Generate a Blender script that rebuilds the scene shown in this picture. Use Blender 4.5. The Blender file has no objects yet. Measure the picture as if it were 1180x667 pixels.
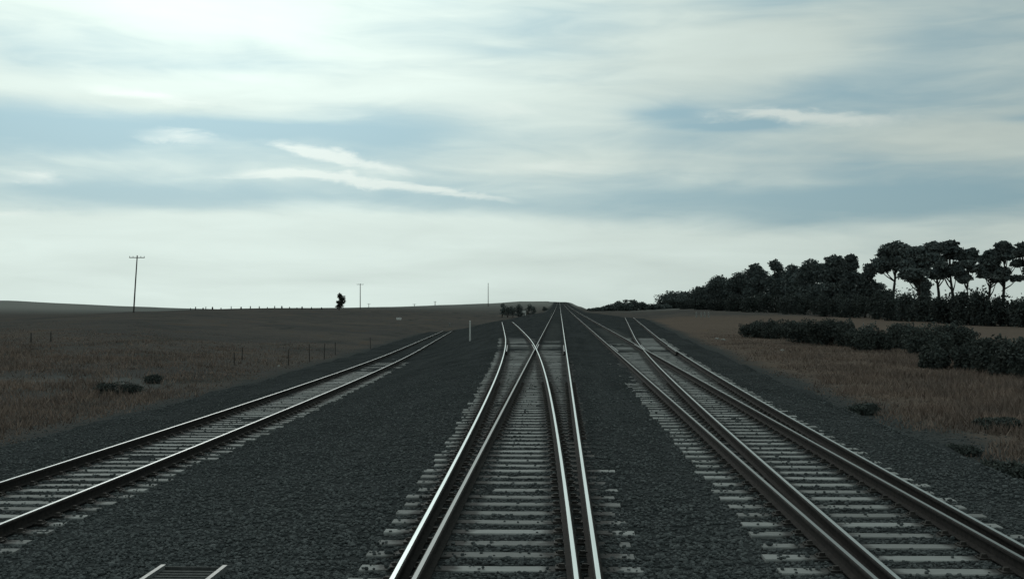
import bpy, math, random
import numpy as np
from mathutils import Vector, Matrix

random.seed(7)
rng = np.random.default_rng(7)
scene = bpy.context.scene
col = scene.collection

# ------------------------------------------------------------------ camera
FPX, VX, VY, CAMH = 1400.0, 644.5, 348.0, 2.5      # photo pixels: focal length, vanishing point; rail top is z = 0
cam_d = bpy.data.cameras.new('camera')
cam_d.sensor_width = 36.0
cam_d.lens = FPX / 1180.0 * 36.0
cam_d.clip_start = 0.1
cam_d.clip_end = 20000
cam = bpy.data.objects.new('camera', cam_d)
col.objects.link(cam)
cam.location = (0, 0, CAMH)
cam.rotation_euler = (math.pi / 2 + math.atan((VY - 333.5) / FPX), 0, math.atan((VX - 590.0) / FPX))
scene.camera = cam

# ------------------------------------------------------------------ colour management
scene.view_settings.view_transform = 'Standard'
scene.view_settings.look = 'None'
scene.view_settings.exposure = 0.0
scene.view_settings.gamma = 1.0
scene.view_settings.use_curve_mapping = False

# ------------------------------------------------------------------ node expression helper
class E:
    """A value in a node tree, with arithmetic that builds Math nodes."""
    def __init__(s, nt, v): s.nt, s.v = nt, v
    def _m(s, op, *a, clamp=False):
        n = s.nt.nodes.new('ShaderNodeMath'); n.operation = op; n.use_clamp = clamp
        for i, x in enumerate((s,) + a):
            x = x.v if isinstance(x, E) else x
            if isinstance(x, (int, float)): n.inputs[i].default_value = x
            else: s.nt.links.new(x, n.inputs[i])
        return E(s.nt, n.outputs[0])
    def __add__(s, o): return s._m('ADD', o)
    __radd__ = __add__
    def __sub__(s, o): return s._m('SUBTRACT', o)
    def __rsub__(s, o): return E(s.nt, o)._m('SUBTRACT', s) if not isinstance(o, (int, float)) else (s * -1.0) + o
    def __mul__(s, o): return s._m('MULTIPLY', o)
    __rmul__ = __mul__
    def __truediv__(s, o): return s._m('DIVIDE', o)
    def f(s, op, *a): return s._m(op, *a)
    def clamp(s): return s._m('ADD', 0.0, clamp=True)
    def abs(s): return s._m('ABSOLUTE')
    def min(s, o): return s._m('MINIMUM', o)
    def max(s, o): return s._m('MAXIMUM', o)
    def exp(s): return s._m('EXPONENT')
    def smooth(s, a, b):
        n = s.nt.nodes.new('ShaderNodeMapRange'); n.interpolation_type = 'SMOOTHSTEP'
        s.nt.links.new(s.v, n.inputs[0])
        n.inputs[1].default_value = a; n.inputs[2].default_value = b
        return E(s.nt, n.outputs[0])

def comb(nt, x, y, z):
    n = nt.nodes.new('ShaderNodeCombineXYZ')
    for i, q in enumerate((x, y, z)):
        q = q.v if isinstance(q, E) else q
        if isinstance(q, (int, float)): n.inputs[i].default_value = q
        else: nt.links.new(q, n.inputs[i])
    return n.outputs[0]

def sep(nt, v):
    n = nt.nodes.new('ShaderNodeSeparateXYZ'); nt.links.new(v, n.inputs[0])
    return [E(nt, o) for o in n.outputs]

def noise(nt, vec, scale, detail=3.0, rough=0.5, dist=0.0):
    n = nt.nodes.new('ShaderNodeTexNoise')
    nt.links.new(vec, n.inputs['Vector'])
    n.inputs['Scale'].default_value = scale
    n.inputs['Detail'].default_value = detail
    n.inputs['Roughness'].default_value = rough
    n.inputs['Distortion'].default_value = dist
    return E(nt, n.outputs[0])

def voro(nt, vec, scale, feature='F1'):
    n = nt.nodes.new('ShaderNodeTexVoronoi'); n.feature = feature
    nt.links.new(vec, n.inputs['Vector']); n.inputs['Scale'].default_value = scale
    return n

def rgb(nt, c):
    n = nt.nodes.new('ShaderNodeRGB'); n.outputs[0].default_value = (*c, 1); return n.outputs[0]

def mix(nt, fac, a, b, mode='MIX'):
    n = nt.nodes.new('ShaderNodeMix'); n.data_type = 'RGBA'; n.blend_type = mode
    fac = fac.v if isinstance(fac, E) else fac
    if isinstance(fac, (int, float)): n.inputs[0].default_value = fac
    else: nt.links.new(fac, n.inputs[0])
    for q, i in ((a, 6), (b, 7)):
        if isinstance(q, tuple): n.inputs[i].default_value = (*q, 1)
        else: nt.links.new(q, n.inputs[i])
    return n.outputs[2]

def scalecol(nt, c, e):
    n = nt.nodes.new('ShaderNodeVectorMath'); n.operation = 'SCALE'
    if isinstance(c, tuple): n.inputs[0].default_value = c
    else: nt.links.new(c, n.inputs[0])
    nt.links.new(e.v, n.inputs['Scale'])
    return n.outputs[0]

# ------------------------------------------------------------------ world: Nishita sky under thin cloud
SUN_AZ, SUN_EL = math.radians(-17.0), math.radians(27.0)     # ahead and to the left, behind cloud
world = bpy.data.worlds.new('World'); scene.world = world
world.use_nodes = True
wt = world.node_tree; wt.nodes.clear()
wo = wt.nodes.new('ShaderNodeOutputWorld'); bg = wt.nodes.new('ShaderNodeBackground')
bg.inputs['Strength'].default_value = 0.1
wt.links.new(bg.outputs[0], wo.inputs[0])
sky = wt.nodes.new('ShaderNodeTexSky'); sky.sky_type = 'NISHITA'; sky.sun_disc = False
sky.sun_elevation = SUN_EL; sky.sun_rotation = SUN_AZ
sky.air_density = 1.0; sky.dust_density = 1.0; sky.ozone_density = 1.5
tc = wt.nodes.new('ShaderNodeTexCoord')
D = tc.outputs['Generated']
dx, dy, dz = sep(wt, D)
az = dx.f('ARCTAN2', dy)
el = dz.f('ARCSINE')
elp = el.max(0.0)
# cloud-deck coordinates: flattened towards the horizon
inv = E(wt, 1.0)
den = dz.max(0.0) + 0.10
cv = comb(wt, dx / den, dy / den, 0.0)
warp = noise(wt, comb(wt, az * 2.2, el * 6.0, 3.0), 1.6, 3.0, 0.5) - 0.5
warp2 = noise(wt, comb(wt, az * 2.0, el * 9.0, 9.0), 2.2, 4.0, 0.55) - 0.5
n_big = noise(wt, cv, 0.55, 5.0, 0.52, 0.4)
n_str = noise(wt, comb(wt, az * 3.0 + el * 1.5, el * 17.0, 1.0), 1.25, 5.0, 0.5, 0.5)
n_fin = noise(wt, comb(wt, az * 8.0, el * 44.0, 5.0), 1.3, 5.0, 0.55, 0.9)
azw = az + warp * 0.10
elw = el + warp2 * 0.022

n_rag = noise(wt, comb(wt, az * 22.0, el * 60.0, 2.0), 1.0, 5.0, 0.6, 0.6) - 0.5
def blob(px, py, sx, sy, tilt=0.0, rag=0.0):
    a0, e0 = (px - VX) / FPX, (VY - py) / FPX
    u = (azw - a0); v = (elw - e0) - u * tilt
    if rag: v = v + n_rag * rag; u = u + n_rag * rag * 3.0
    q = (u * (FPX / sx)).f('POWER', 2.0) + (v * (FPX / sy)).f('POWER', 2.0)
    return (q * -1.0).exp()

cover = (n_big - 0.5) * 1.1 + (n_str - 0.5) * 0.9 + (n_fin - 0.5) * 0.35
cover = cover + 0.16
cover = cover + el.smooth(0.12, 0.20) * 0.22                    # thicker deck overhead
cover = cover + (1.0 - elp.smooth(0.04, 0.095)) * 0.55          # veil over the horizon
for (px, py, sx, sy, t, amp) in (
        (60, 168, 190, 17, 0, -.55), (300, 150, 150, 12, -.02, -.38), (450, 150, 75, 22, 0, -.36),
        (190, 232, 260, 20, 0, -.42), (520, 240, 170, 14, -.05, -.22), (760, 240, 190, 24, 0, -.26),
        (790, 131, 45, 9, -.05, -.5), (860, 147, 60, 4, -.03, -.55), (1050, 90, 150, 60, .15, -.34),
        (870, 6, 110, 20, 0, -.34), (470, 12, 60, 10, 0, -.12), (1170, 155, 40, 6, 0, -.3),
        (1000, 255, 260, 34, 0, -.42), (1120, 310, 200, 26, 0, -.2), (1080, 172, 170, 24, 0, .42), (880, 72, 150, 34, .1, .25), (640, 30, 110, 22, 0, -.2), (300, 85, 120, 10, 0, -.14), (700, 90, 180, 10, 0, -.12),
        (190, 128, 160, 22, -.04, .42), (650, 193, 170, 18, 0, .25), (1040, 150, 130, 16, 0, .15), (210, 8, 200, 40, 0, .5),
        (480, 60, 260, 40, 0, -.12), (620, 65, 90, 8, 0, -.2), (300, 150, 100, 10, 0, -.2), (250, 262, 250, 14, 0, .2)):
    cover = cover + blob(px, py, sx, sy, t) * amp
cover = cover.smooth(-0.22, 0.52)
# brightness of cloud and air falls off with the angle from the veiled sun
sd = (math.sin(SUN_AZ) * math.cos(SUN_EL), math.cos(SUN_AZ) * math.cos(SUN_EL), math.sin(SUN_EL))
cosang = (dx * sd[0] + dy * sd[1] + dz * sd[2]).min(0.9999)
ang = cosang.f('ARCCOSINE')
glow = (ang * -4.2).exp() * 1.62 + 0.40
# thin bright wisps with ragged edges
ws = None
for (px, py, sx, sy, t, amp) in (
        (330, 203, 75, 6, .03, 1.0), (415, 210, 60, 7, -.16, 1.0), (365, 174, 38, 7, -.2, 1.0), (420, 188, 60, 7, -.22, .7),
        (520, 226, 80, 5, -.12, .75), (35, 216, 48, 11, .05, .7), (225, 163, 60, 8, .0, .75), (195, 122, 85, 9, -.08, .75),
        (890, 136, 75, 7, -.04, .85), (980, 146, 90, 8, -.04, .55), (25, 253, 40, 4, 0, .7), (620, 195, 150, 14, -.02, .5),
        (560, 130, 120, 14, .02, .45)):
    q = blob(px, py, sx, sy, t, 0.016) * amp
    ws = q if ws is None else ws + q
ws = (ws * ((n_fin - 0.5) * 2.4 + 1.0)).smooth(0.15, 1.05)
body = 0.80 + (n_big - 0.5) * 0.35 + (n_str - 0.5) * 0.5 + (n_fin - 0.5) * .2
veil = 1.13 - elp.smooth(0.0, 0.13) * 0.13            # more air to look through near the horizon
cloud = scalecol(wt, (9.65, 11.2, 10.5), glow * (body * 0.62 + 0.52) * veil)
clear = scalecol(wt, (4.75, 7.75, 8.9), glow)
clear = mix(wt, 0.85, scalecol(wt, sky.outputs[0], dx * 0.0 + 0.5), clear)
fin = mix(wt, cover, clear, cloud)
fin = mix(wt, ws * 0.8, fin, scalecol(wt, (11.8, 13.0, 12.2), glow))
wt.links.new(fin, bg.inputs['Color'])

# ------------------------------------------------------------------ sun (veiled)
sl = bpy.data.lights.new('sun', 'SUN'); sl.energy = 0.55; sl.angle = math.radians(14); sl.color = (1, .96, .9)
sun = bpy.data.objects.new('sun', sl); col.objects.link(sun)
sun.rotation_euler = Vector((-sd[0], -sd[1], -sd[2])).to_track_quat('-Z', 'Y').to_euler()
sun.location = (0, 0, 60)

# ------------------------------------------------------------------ materials
def new_mat(name):
    m = bpy.data.materials.new(name); m.use_nodes = True
    nt = m.node_tree
    b = nt.nodes['Principled BSDF']
    return m, nt, b

def pos(nt): return nt.nodes.new('ShaderNodeNewGeometry').outputs['Position']

def bump(nt, b, h, strength, dist):
    n = nt.nodes.new('ShaderNodeBump'); n.inputs['Strength'].default_value = strength
    n.inputs['Distance'].default_value = dist
    nt.links.new(h.v if isinstance(h, E) else h, n.inputs['Height']); nt.links.new(n.outputs[0], b.inputs['Normal'])

def simple(name, c1, c2, scale=6.0, rough=0.8, metal=0.0, rnd=0.0):
    m, nt, b = new_mat(name)
    p = pos(nt)
    f = noise(nt, p, scale, 4.0, 0.6).smooth(0.3, 0.7)
    c = mix(nt, f, c1, c2)
    if rnd:
        oi = nt.nodes.new('ShaderNodeObjectInfo')
        c = scalecol(nt, c, E(nt, oi.outputs['Random']) * (2 * rnd) + (1 - rnd))
    nt.links.new(c, b.inputs['Base Color'])
    b.inputs['Roughness'].default_value = rough; b.inputs['Metallic'].default_value = metal
    b.inputs['Specular IOR Level'].default_value = 0.12
    return m

def mat_ballast():
    m, nt, b = new_mat('ballast')
    p = pos(nt); x, y, z = sep(nt, p)
    v = voro(nt, p, 17.0)
    cellr = sep(nt, v.outputs['Color'])[0]
    dist = E(nt, v.outputs['Distance'])
    big = noise(nt, p, 0.45, 5.0, 0.6)
    mid = noise(nt, p, 3.5, 4.0, 0.6)
    strk = noise(nt, comb(nt, x * 1.1, y * 0.09, 0.0), 1.0, 4.0, 0.6, .4)
    val = 0.5 + (cellr - 0.5) * 0.75 + (big - 0.5) * 1.2 + (mid - 0.5) * 0.8 + (strk - .5) * 1.1
    c = mix(nt, val.clamp(), (0.023, 0.027, 0.028), (0.058, 0.064, 0.066))
    # pale dust lying between the rails around the two crossings
    dust = (noise(nt, p, 0.9, 4.0, 0.6) - 0.5) * 1.6
    def patch(xc, slope, y0, y1, half):
        lat = 1.0 - (x - (y * slope + xc)).abs().smooth(half - 0.5, half + 0.3)
        lon = y.smooth(y0 - 8, y0 + 6) * (1.0 - y.smooth(y1 - 6, y1 + 14))
        return lat * lon
    pt = patch(-0.9, -0.006, 32, 70, 0.85).max(patch(4.2, 0.004, 30, 120, 1.1)).max(patch(-.48, 0, 70, 150, .6) * .5)
    dm = (pt * (0.75 + dust)).clamp()
    c = mix(nt, dm * 0.9, c, (0.075, 0.080, 0.078))
    nt.links.new(c, b.inputs['Base Color'])
    b.inputs['Roughness'].default_value = 1.0
    b.inputs['Specular IOR Level'].default_value = 0.0
    h = (0.6 - dist) + (noise(nt, p, 40.0, 2.0, .5) - .5) * .3
    bump(nt, b, h, 0.9, 0.03)
    return m

def mat_stone():
    m, nt, b = new_mat('ballast_stone')
    a = nt.nodes.new('ShaderNodeAttribute'); a.attribute_name = 'shade'
    f = E(nt, a.outputs['Fac'])
    c = mix(nt, f, (0.050, 0.058, 0.060), (0.122, 0.134, 0.136))
    nt.links.new(c, b.inputs['Base Color'])
    b.inputs['Roughness'].default_value = 0.95; b.inputs['Specular IOR Level'].default_value = 0.05
    return m

def mat_ground():
    m, nt, b = new_mat('dry_field')
    p = pos(nt); x, y, z = sep(nt, p)
    n1 = noise(nt, p, 0.035, 5.0, 0.6, 0.6)
    n2 = noise(nt, comb(nt, x * 0.25, y * 0.06, 0.0), 1.0, 5.0, 0.6, 0.5)
    n3 = noise(nt, p, 2.4, 5.0, 0.65)
    c = mix(nt, n1.smooth(0.34, 0.66), (0.062, 0.061, 0.060), (0.082, 0.075, 0.069))
    c = mix(nt, n2.smooth(0.5, 0.72), c, (0.046, 0.048, 0.046))
    c = mix(nt, (n2.smooth(0.28, 0.44) * -1.0 + 1.0) * 0.7, c, (0.09, 0.068, 0.05))
    # russet stubble along the brow of the near left paddock
    brow = (x + 95.0 + (y - 190.0) * 0.35) / 26.0
    # bare pale strip (vehicle track) in the left paddock
    strip = 1.0 - (y - 50.0 - (x + 25.0) * 0.12 + (n1 - .5) * 14.0).abs().smooth(1.0, 5.5)
    strip = strip * (1.0 - x.smooth(-20.0, -15.0)) * x.smooth(-70.0, -40.0)
    c = mix(nt, strip * 0.8 * n2.smooth(.2, .55), c, (0.115, 0.12, 0.118))
    # right verge: browner grass
    rv = x.smooth(7.0, 11.0) * (1.0 - y.smooth(220.0, 320.0))
    c = mix(nt, rv * (0.45 + n3 * 0.5), c, (0.118, 0.092, 0.075))
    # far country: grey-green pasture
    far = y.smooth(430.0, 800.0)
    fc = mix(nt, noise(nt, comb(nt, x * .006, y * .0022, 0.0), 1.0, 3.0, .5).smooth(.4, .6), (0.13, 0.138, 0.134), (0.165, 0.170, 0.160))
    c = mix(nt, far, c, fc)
    at = nt.nodes.new('ShaderNodeAttribute'); at.attribute_name = 'margin'
    gm = (E(nt, at.outputs['Fac']) + (n3 - .5) * 1.3 + (n2 - .5) * .8).smooth(0.25, 0.85)
    c = mix(nt, gm, c, mix(nt, noise(nt, p, 18.0, 3.0, .6), (0.032, 0.036, 0.037), (0.068, 0.073, 0.073)))
    c = scalecol(nt, c, n3 * 0.7 + 0.78)
    nt.links.new(c, b.inputs['Base Color'])
    b.inputs['Roughness'].default_value = 1.0; b.inputs['Specular IOR Level'].default_value = 0.0
    bump(nt, b, noise(nt, p, 6.0, 5.0, .7), 0.8, 0.08)
    return m

def mat_sleeper(name, curves):
    """Weathered sleeper; rust and grease stain near the rails. curves: (centre, a, y0, linear)"""
    m, nt, b = new_mat(name)
    p = pos(nt); x, y, z = sep(nt, p)
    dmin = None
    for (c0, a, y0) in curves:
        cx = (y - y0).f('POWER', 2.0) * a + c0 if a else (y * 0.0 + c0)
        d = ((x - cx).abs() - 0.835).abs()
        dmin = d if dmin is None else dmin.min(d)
    oi = nt.nodes.new('ShaderNodeObjectInfo'); r = E(nt, oi.outputs['Random'])
    grain = noise(nt, comb(nt, x * 2.2, y * 30.0, z * 30.0), 1.0, 4.0, 0.6)
    spots = noise(nt, p, 7.0, 4.0, 0.6)
    base = mix(nt, (grain * .6 + spots * .5).clamp(), (0.14, 0.147, 0.145), (0.275, 0.288, 0.284))
    base = scalecol(nt, base, r * 0.55 + 0.68)
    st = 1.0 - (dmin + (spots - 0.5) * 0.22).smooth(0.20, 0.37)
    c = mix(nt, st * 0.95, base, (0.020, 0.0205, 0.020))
    blot = noise(nt, p, 2.6, 3.0, 0.6).smooth(0.60, 0.72)
    c = mix(nt, blot * 0.75, c, (0.04, 0.041, 0.04))
    nt.links.new(c, b.inputs['Base Color'])
    b.inputs['Roughness'].default_value = 0.85; b.inputs['Specular IOR Level'].default_value = 0.2
    bump(nt, b, grain, 0.5, 0.01)
    return m

def mat_railhead(name, c, rough, met=1.0):
    m, nt, b = new_mat(name)
    p = pos(nt); x, y, z = sep(nt, p)
    s = noise(nt, comb(nt, x * 60.0, y * 0.35, 0.0), 1.0, 4.0, 0.6)
    nt.links.new(scalecol(nt, c, s * 0.5 + 0.72), b.inputs['Base Color'])
    nt.links.new((s * 0.2 + (rough - .1)).v, b.inputs['Roughness'])
    b.inputs['Metallic'].default_value = met
    return m

M_BALLAST = mat_ballast(); M_STONE = mat_stone(); M_GROUND = mat_ground()
M_RUST = simple('rail_rust', (0.010, 0.0095, 0.009), (0.026, 0.023, 0.021), 14.0, 0.9)
M_BRIGHT = mat_railhead('railhead_polished', (0.58, 0.63, 0.63), 0.33)
M_DULL = mat_railhead('railhead_dull', (0.16, 0.175, 0.175), 0.46)
M_PLATE = simple('plate_steel', (0.018, 0.017, 0.016), (0.05, 0.046, 0.042), 20.0, 0.7)
M_WOOD = simple('pole_wood', (0.045, 0.043, 0.040), (0.085, 0.08, 0.075), 8.0, 0.9)
M_POSTW = simple('post_white_paint', (0.5, 0.51, 0.5), (0.65, 0.66, 0.65), 12.0, 0.6)
M_POSTD = simple('post_dark', (0.02, 0.021, 0.022), (0.045, 0.044, 0.042), 12.0, 0.9)
M_GLASS = simple('insulator', (0.05, 0.05, 0.05), (0.09, 0.09, 0.09), 12.0, 0.3)
M_PINE = simple('pine_foliage', (0.075, 0.095, 0.098), (0.105, 0.120, 0.115), 0.9, 0.9, rnd=0.2)
M_BUSH = simple('bush_foliage', (0.050, 0.062, 0.060), (0.075, 0.085, 0.077), 2.2, 0.9, rnd=0.2)
M_UNDER = simple('undergrowth_foliage', (0.042, 0.053, 0.053), (0.062, 0.072, 0.066), 1.2, 0.9, rnd=0.25)
M_GUM = simple('gum_foliage', (0.035, 0.040, 0.036), (0.06, 0.062, 0.052), 2.0, 0.9)
M_BARK = simple('bark', (0.02, 0.02, 0.019), (0.045, 0.042, 0.038), 5.0, 0.95)
M_GRASS = simple('dry_grass', (0.122, 0.101, 0.090), (0.240, 0.182, 0.150), 0.7, 0.95)
M_ROCK = simple('pale_rock', (0.17, 0.175, 0.17), (0.30, 0.31, 0.30), 9.0, 0.9)
M_WHITE = simple('hut_paint', (0.55, 0.56, 0.55), (0.68, 0.69, 0.68), 2.0, 0.7)
M_GALV = simple('galvanised', (0.13, 0.138, 0.138), (0.22, 0.23, 0.23), 15.0, 0.5, 0.4)
M_GRATE = simple('grate_steel', (0.05, 0.054, 0.054), (0.085, 0.09, 0.09), 15.0, 0.95, 0.0)

ORD = ['first', 'second', 'third', 'fourth', 'fifth', 'sixth', 'seventh', 'eighth', 'ninth', 'tenth', 'eleventh', 'twelfth', 'thirteenth',
       'fourteenth', 'fifteenth', 'sixteenth', 'seventeenth', 'eighteenth', 'nineteenth', 'twentieth',
       'twenty-first', 'twenty-second', 'twenty-third', 'twenty-fourth']

# ------------------------------------------------------------------ mesh helpers
class MB:
    def __init__(s): s.v, s.f, s.m = [], [], []
    def add(s, vs, fs, mi=0):
        o = len(s.v); s.v += [tuple(q) for q in vs]; s.f += [tuple(o + i for i in f) for f in fs]; s.m += [mi] * len(fs)
    def box(s, c, d, rz=0.0, taper=1.0, mi=0):
        cx, cy, cz = c; hx, hy, hz = d[0] / 2, d[1] / 2, d[2] / 2
        vs = []
        for sz in (-1, 1):
            k = taper if sz > 0 else 1.0
            for sx, sy in ((-1, -1), (1, -1), (1, 1), (-1, 1)):
                x, y = sx * hx * k, sy * hy * k
                vs.append((cx + x * math.cos(rz) - y * math.sin(rz), cy + x * math.sin(rz) + y * math.cos(rz), cz + sz * hz))
        s.add(vs, [(3, 2, 1, 0), (4, 5, 6, 7), (0, 1, 5, 4), (1, 2, 6, 5), (2, 3, 7, 6), (3, 0, 4, 7)], mi)
    def tube(s, pts, rad, n=7, mi=0):
        pts = [Vector(p) for p in pts]; rings = []
        for i, p in enumerate(pts):
            t = (pts[min(i + 1, len(pts) - 1)] - pts[max(i - 1, 0)]).normalized()
            a = t.cross(Vector((0, 0, 1)))
            a = Vector((1, 0, 0)) if a.length < 1e-3 else a.normalized()
            b_ = t.cross(a)
            rings.append([p + (a * math.cos(2 * math.pi * k / n) + b_ * math.sin(2 * math.pi * k / n)) * rad[i] for k in range(n)])
        vs = [q for r in rings for q in r]; fs = []
        for i in range(len(pts) - 1):
            for k in range(n):
                fs.append((i * n + k, i * n + (k + 1) % n, (i + 1) * n + (k + 1) % n, (i + 1) * n + k))
        fs.append(tuple(range(n - 1, -1, -1))); fs.append(tuple((len(pts) - 1) * n + k for k in range(n)))
        s.add(vs, fs, mi)
    def mesh(s, name):
        me = bpy.data.meshes.new(name); me.from_pydata(s.v, [], s.f)
        if any(s.m): me.polygons.foreach_set('material_index', s.m)
        me.update(); return me
    def build(s, name, mats, parent=None, smooth=False):
        me = s.mesh(name)
        for m in (mats if isinstance(mats, (list, tuple)) else [mats]): me.materials.append(m)
        if smooth: me.polygons.foreach_set('use_smooth', [True] * len(me.polygons))
        return link(name, me, parent)

def link(name, me, parent=None):
    """Parts are modelled in world coordinates; parents only translate."""
    o = bpy.data.objects.new(name, me); col.objects.link(o)
    if parent is not None:
        o.parent = parent; o.matrix_parent_inverse = Matrix.Translation(-Vector(parent.location))
    return o

def np_mesh(name, verts, faces, mat, smooth=False):
    """verts (n,3), faces (m,k) arrays"""
    me = bpy.data.meshes.new(name)
    nv, (nf, k) = len(verts), faces.shape
    me.vertices.add(nv); me.vertices.foreach_set('co', np.asarray(verts, np.float32).ravel())
    me.loops.add(nf * k); me.loops.foreach_set('vertex_index', faces.astype(np.int32).ravel())
    me.polygons.add(nf)
    me.polygons.foreach_set('loop_start', np.arange(0, nf * k, k, dtype=np.int32))
    me.polygons.foreach_set('loop_total', np.full(nf, k, np.int32))
    me.polygons.foreach_set('use_smooth', np.full(nf, smooth))
    me.materials.append(mat); me.update(calc_edges=True); me.validate()
    return me

def thing(name, label, cat, loc, group=None):
    o = bpy.data.objects.new(name, None); o.empty_display_size = 0.3
    col.objects.link(o); o.location = loc
    return tag(o, label, cat, group)

def tag(o, label, cat=None, group=None, kind=None):
    if label: o['label'] = label
    if cat: o['category'] = cat
    if group: o['group'] = group
    if kind: o['kind'] = kind
    return o

# ------------------------------------------------------------------ layout of the lines
HG = 0.835                      # half the distance between rail centres (broad gauge)
XM, XA = -0.48, 3.70
K = 0.000228
def track_M(Y): return np.full_like(np.asarray(Y, float), XM)
def track_A(Y): return np.full_like(np.asarray(Y, float), XA)
def _div(Y):
    Y = np.asarray(Y, float); q = np.minimum(Y, 90.0)
    return K * np.maximum(q + 18.6, 0) ** 2 + 2 * K * 108.6 * np.maximum(Y - 90, 0)
def track_D(Y): return XM - _div(Y)
def track_B(Y): return XA + _div(Y)
def track_L(Y):
    Y = np.asarray(Y, float); q = np.minimum(Y, 96.0)
    return -6.84 - 0.0002285 * (q + 54.5) ** 2 - 2 * 0.0002285 * 150.5 * np.maximum(Y - 96, 0)
def z_M(Y): Y = np.asarray(Y, float); return 2.3 * (np.maximum(Y - 250, 0) / 750) ** 2
z_A = z_M
def z_D(Y):
    Y = np.asarray(Y, float); a = np.clip((Y - 70) / 117, 0, 1); e = np.maximum(Y - 187, 0)
    return -0.64 * a ** 1.5 - 0.0082 * e - 0.00025 * e * e
def z_L(Y): Y = np.asarray(Y, float); e = np.maximum(Y - 225, 0); return -0.13 - 0.0125 * Y - 0.0004 * e * e
def z_B(Y):
    Y = np.asarray(Y, float); e = np.maximum(Y - 240, 0)
    return -0.0036 * np.maximum(Y - 67, 0) - 0.00025 * e * e

SLEEPER_TOP = -0.165
BED_OFF = SLEEPER_TOP - 0.019

def sstep(a, b, x):
    t = np.clip((x - a) / (b - a), 0, 1); return t * t * (3 - 2 * t)

def bed_edges(Y):
    Y = np.asarray(Y, float)
    k = sstep(255, 315, Y)
    xl = (track_L(Y) - 3.7) * (1 - k) + (XM - 2.6) * k
    xr = (track_B(Y) + 2.9) * (1 - k) + (XA + 2.6) * k
    return xl, xr

def plane_z(X, Y):
    """Rail-top surface of the yard, interpolated between the lines."""
    X, Y = np.broadcast_arrays(np.asarray(X, float), np.asarray(Y, float))
    xL, xD, xB = track_L(Y), track_D(Y), track_B(Y)
    hd = np.minimum(1.4, (XM - xD) / 2 * .9); hb = np.minimum(1.4, (xB - XA) / 2 * .9)
    zl, zd, zm, zb = z_L(Y), z_D(Y), z_M(Y), z_B(Y)
    k = sstep(255, 315, Y)            # beyond the yard only the main pair goes on
    zl = zl * (1 - k) + zm * k; zd = zd * (1 - k) + zm * k; zb = zb * (1 - k) + zm * k
    xs = [xL - 1.6, xL + 1.6, xD - 1.5, xD + hd, XM - hd + 0 * Y, XM + 0.5 + 0 * Y, XA - .5 + 0 * Y, XA + hb + 0 * Y, xB - hb, xB + 1.6]
    zs = [zl, zl, zd, zd, zm, zm, zm, zm, zb, zb]
    out = np.where(X <= xs[0], zs[0], zs[-1])
    for i in range(len(xs) - 1):
        d = np.maximum(xs[i + 1] - xs[i], 1e-6)
        t = np.clip((X - xs[i]) / d, 0, 1)
        w = (X > xs[i]) & (X <= xs[i + 1])
        out = np.where(w, zs[i] * (1 - t) + zs[i + 1] * t, out)
    return out

def vnoise(x, y, seed=0):
    """Smooth value noise in about -1..1"""
    r = np.random.default_rng(seed).uniform(-1, 1, (256, 256))
    xi, yi = np.floor(x).astype(int), np.floor(y).astype(int); fx, fy = x - xi, y - yi
    fx, fy = fx * fx * (3 - 2 * fx), fy * fy * (3 - 2 * fy)
    g = lambda a, b_: r[a % 256, b_ % 256]
    return (g(xi, yi) * (1 - fx) + g(xi + 1, yi) * fx) * (1 - fy) + (g(xi, yi + 1) * (1 - fx) + g(xi + 1, yi + 1) * fx) * fy

def bed_z(X, Y):
    z = plane_z(X, Y) + BED_OFF
    hp = np.exp(-((X - XM - HG - .48) / .3) ** 4) * sstep(13, 26, Y) + .9 * np.exp(-((X - XA + HG + .5) / .3) ** 4) * sstep(32, 50, Y)
    dip = np.exp(-((X - track_D(Y) + HG + .45) / .4) ** 4) + np.exp(-((X - track_L(Y) - HG - .5) / .4) ** 4) + np.exp(-((X - XA + HG + .6) / .4) ** 4) * (1 - sstep(26, 36, Y))
    z = z + .036 * hp - .016 * dip * (1 - sstep(45, 70, Y))
    return z + 0.009 * vnoise(X * 2.1, Y * 1.7, 3) + 0.007 * vnoise(X * 5.3, Y * 4.1, 4)

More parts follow.
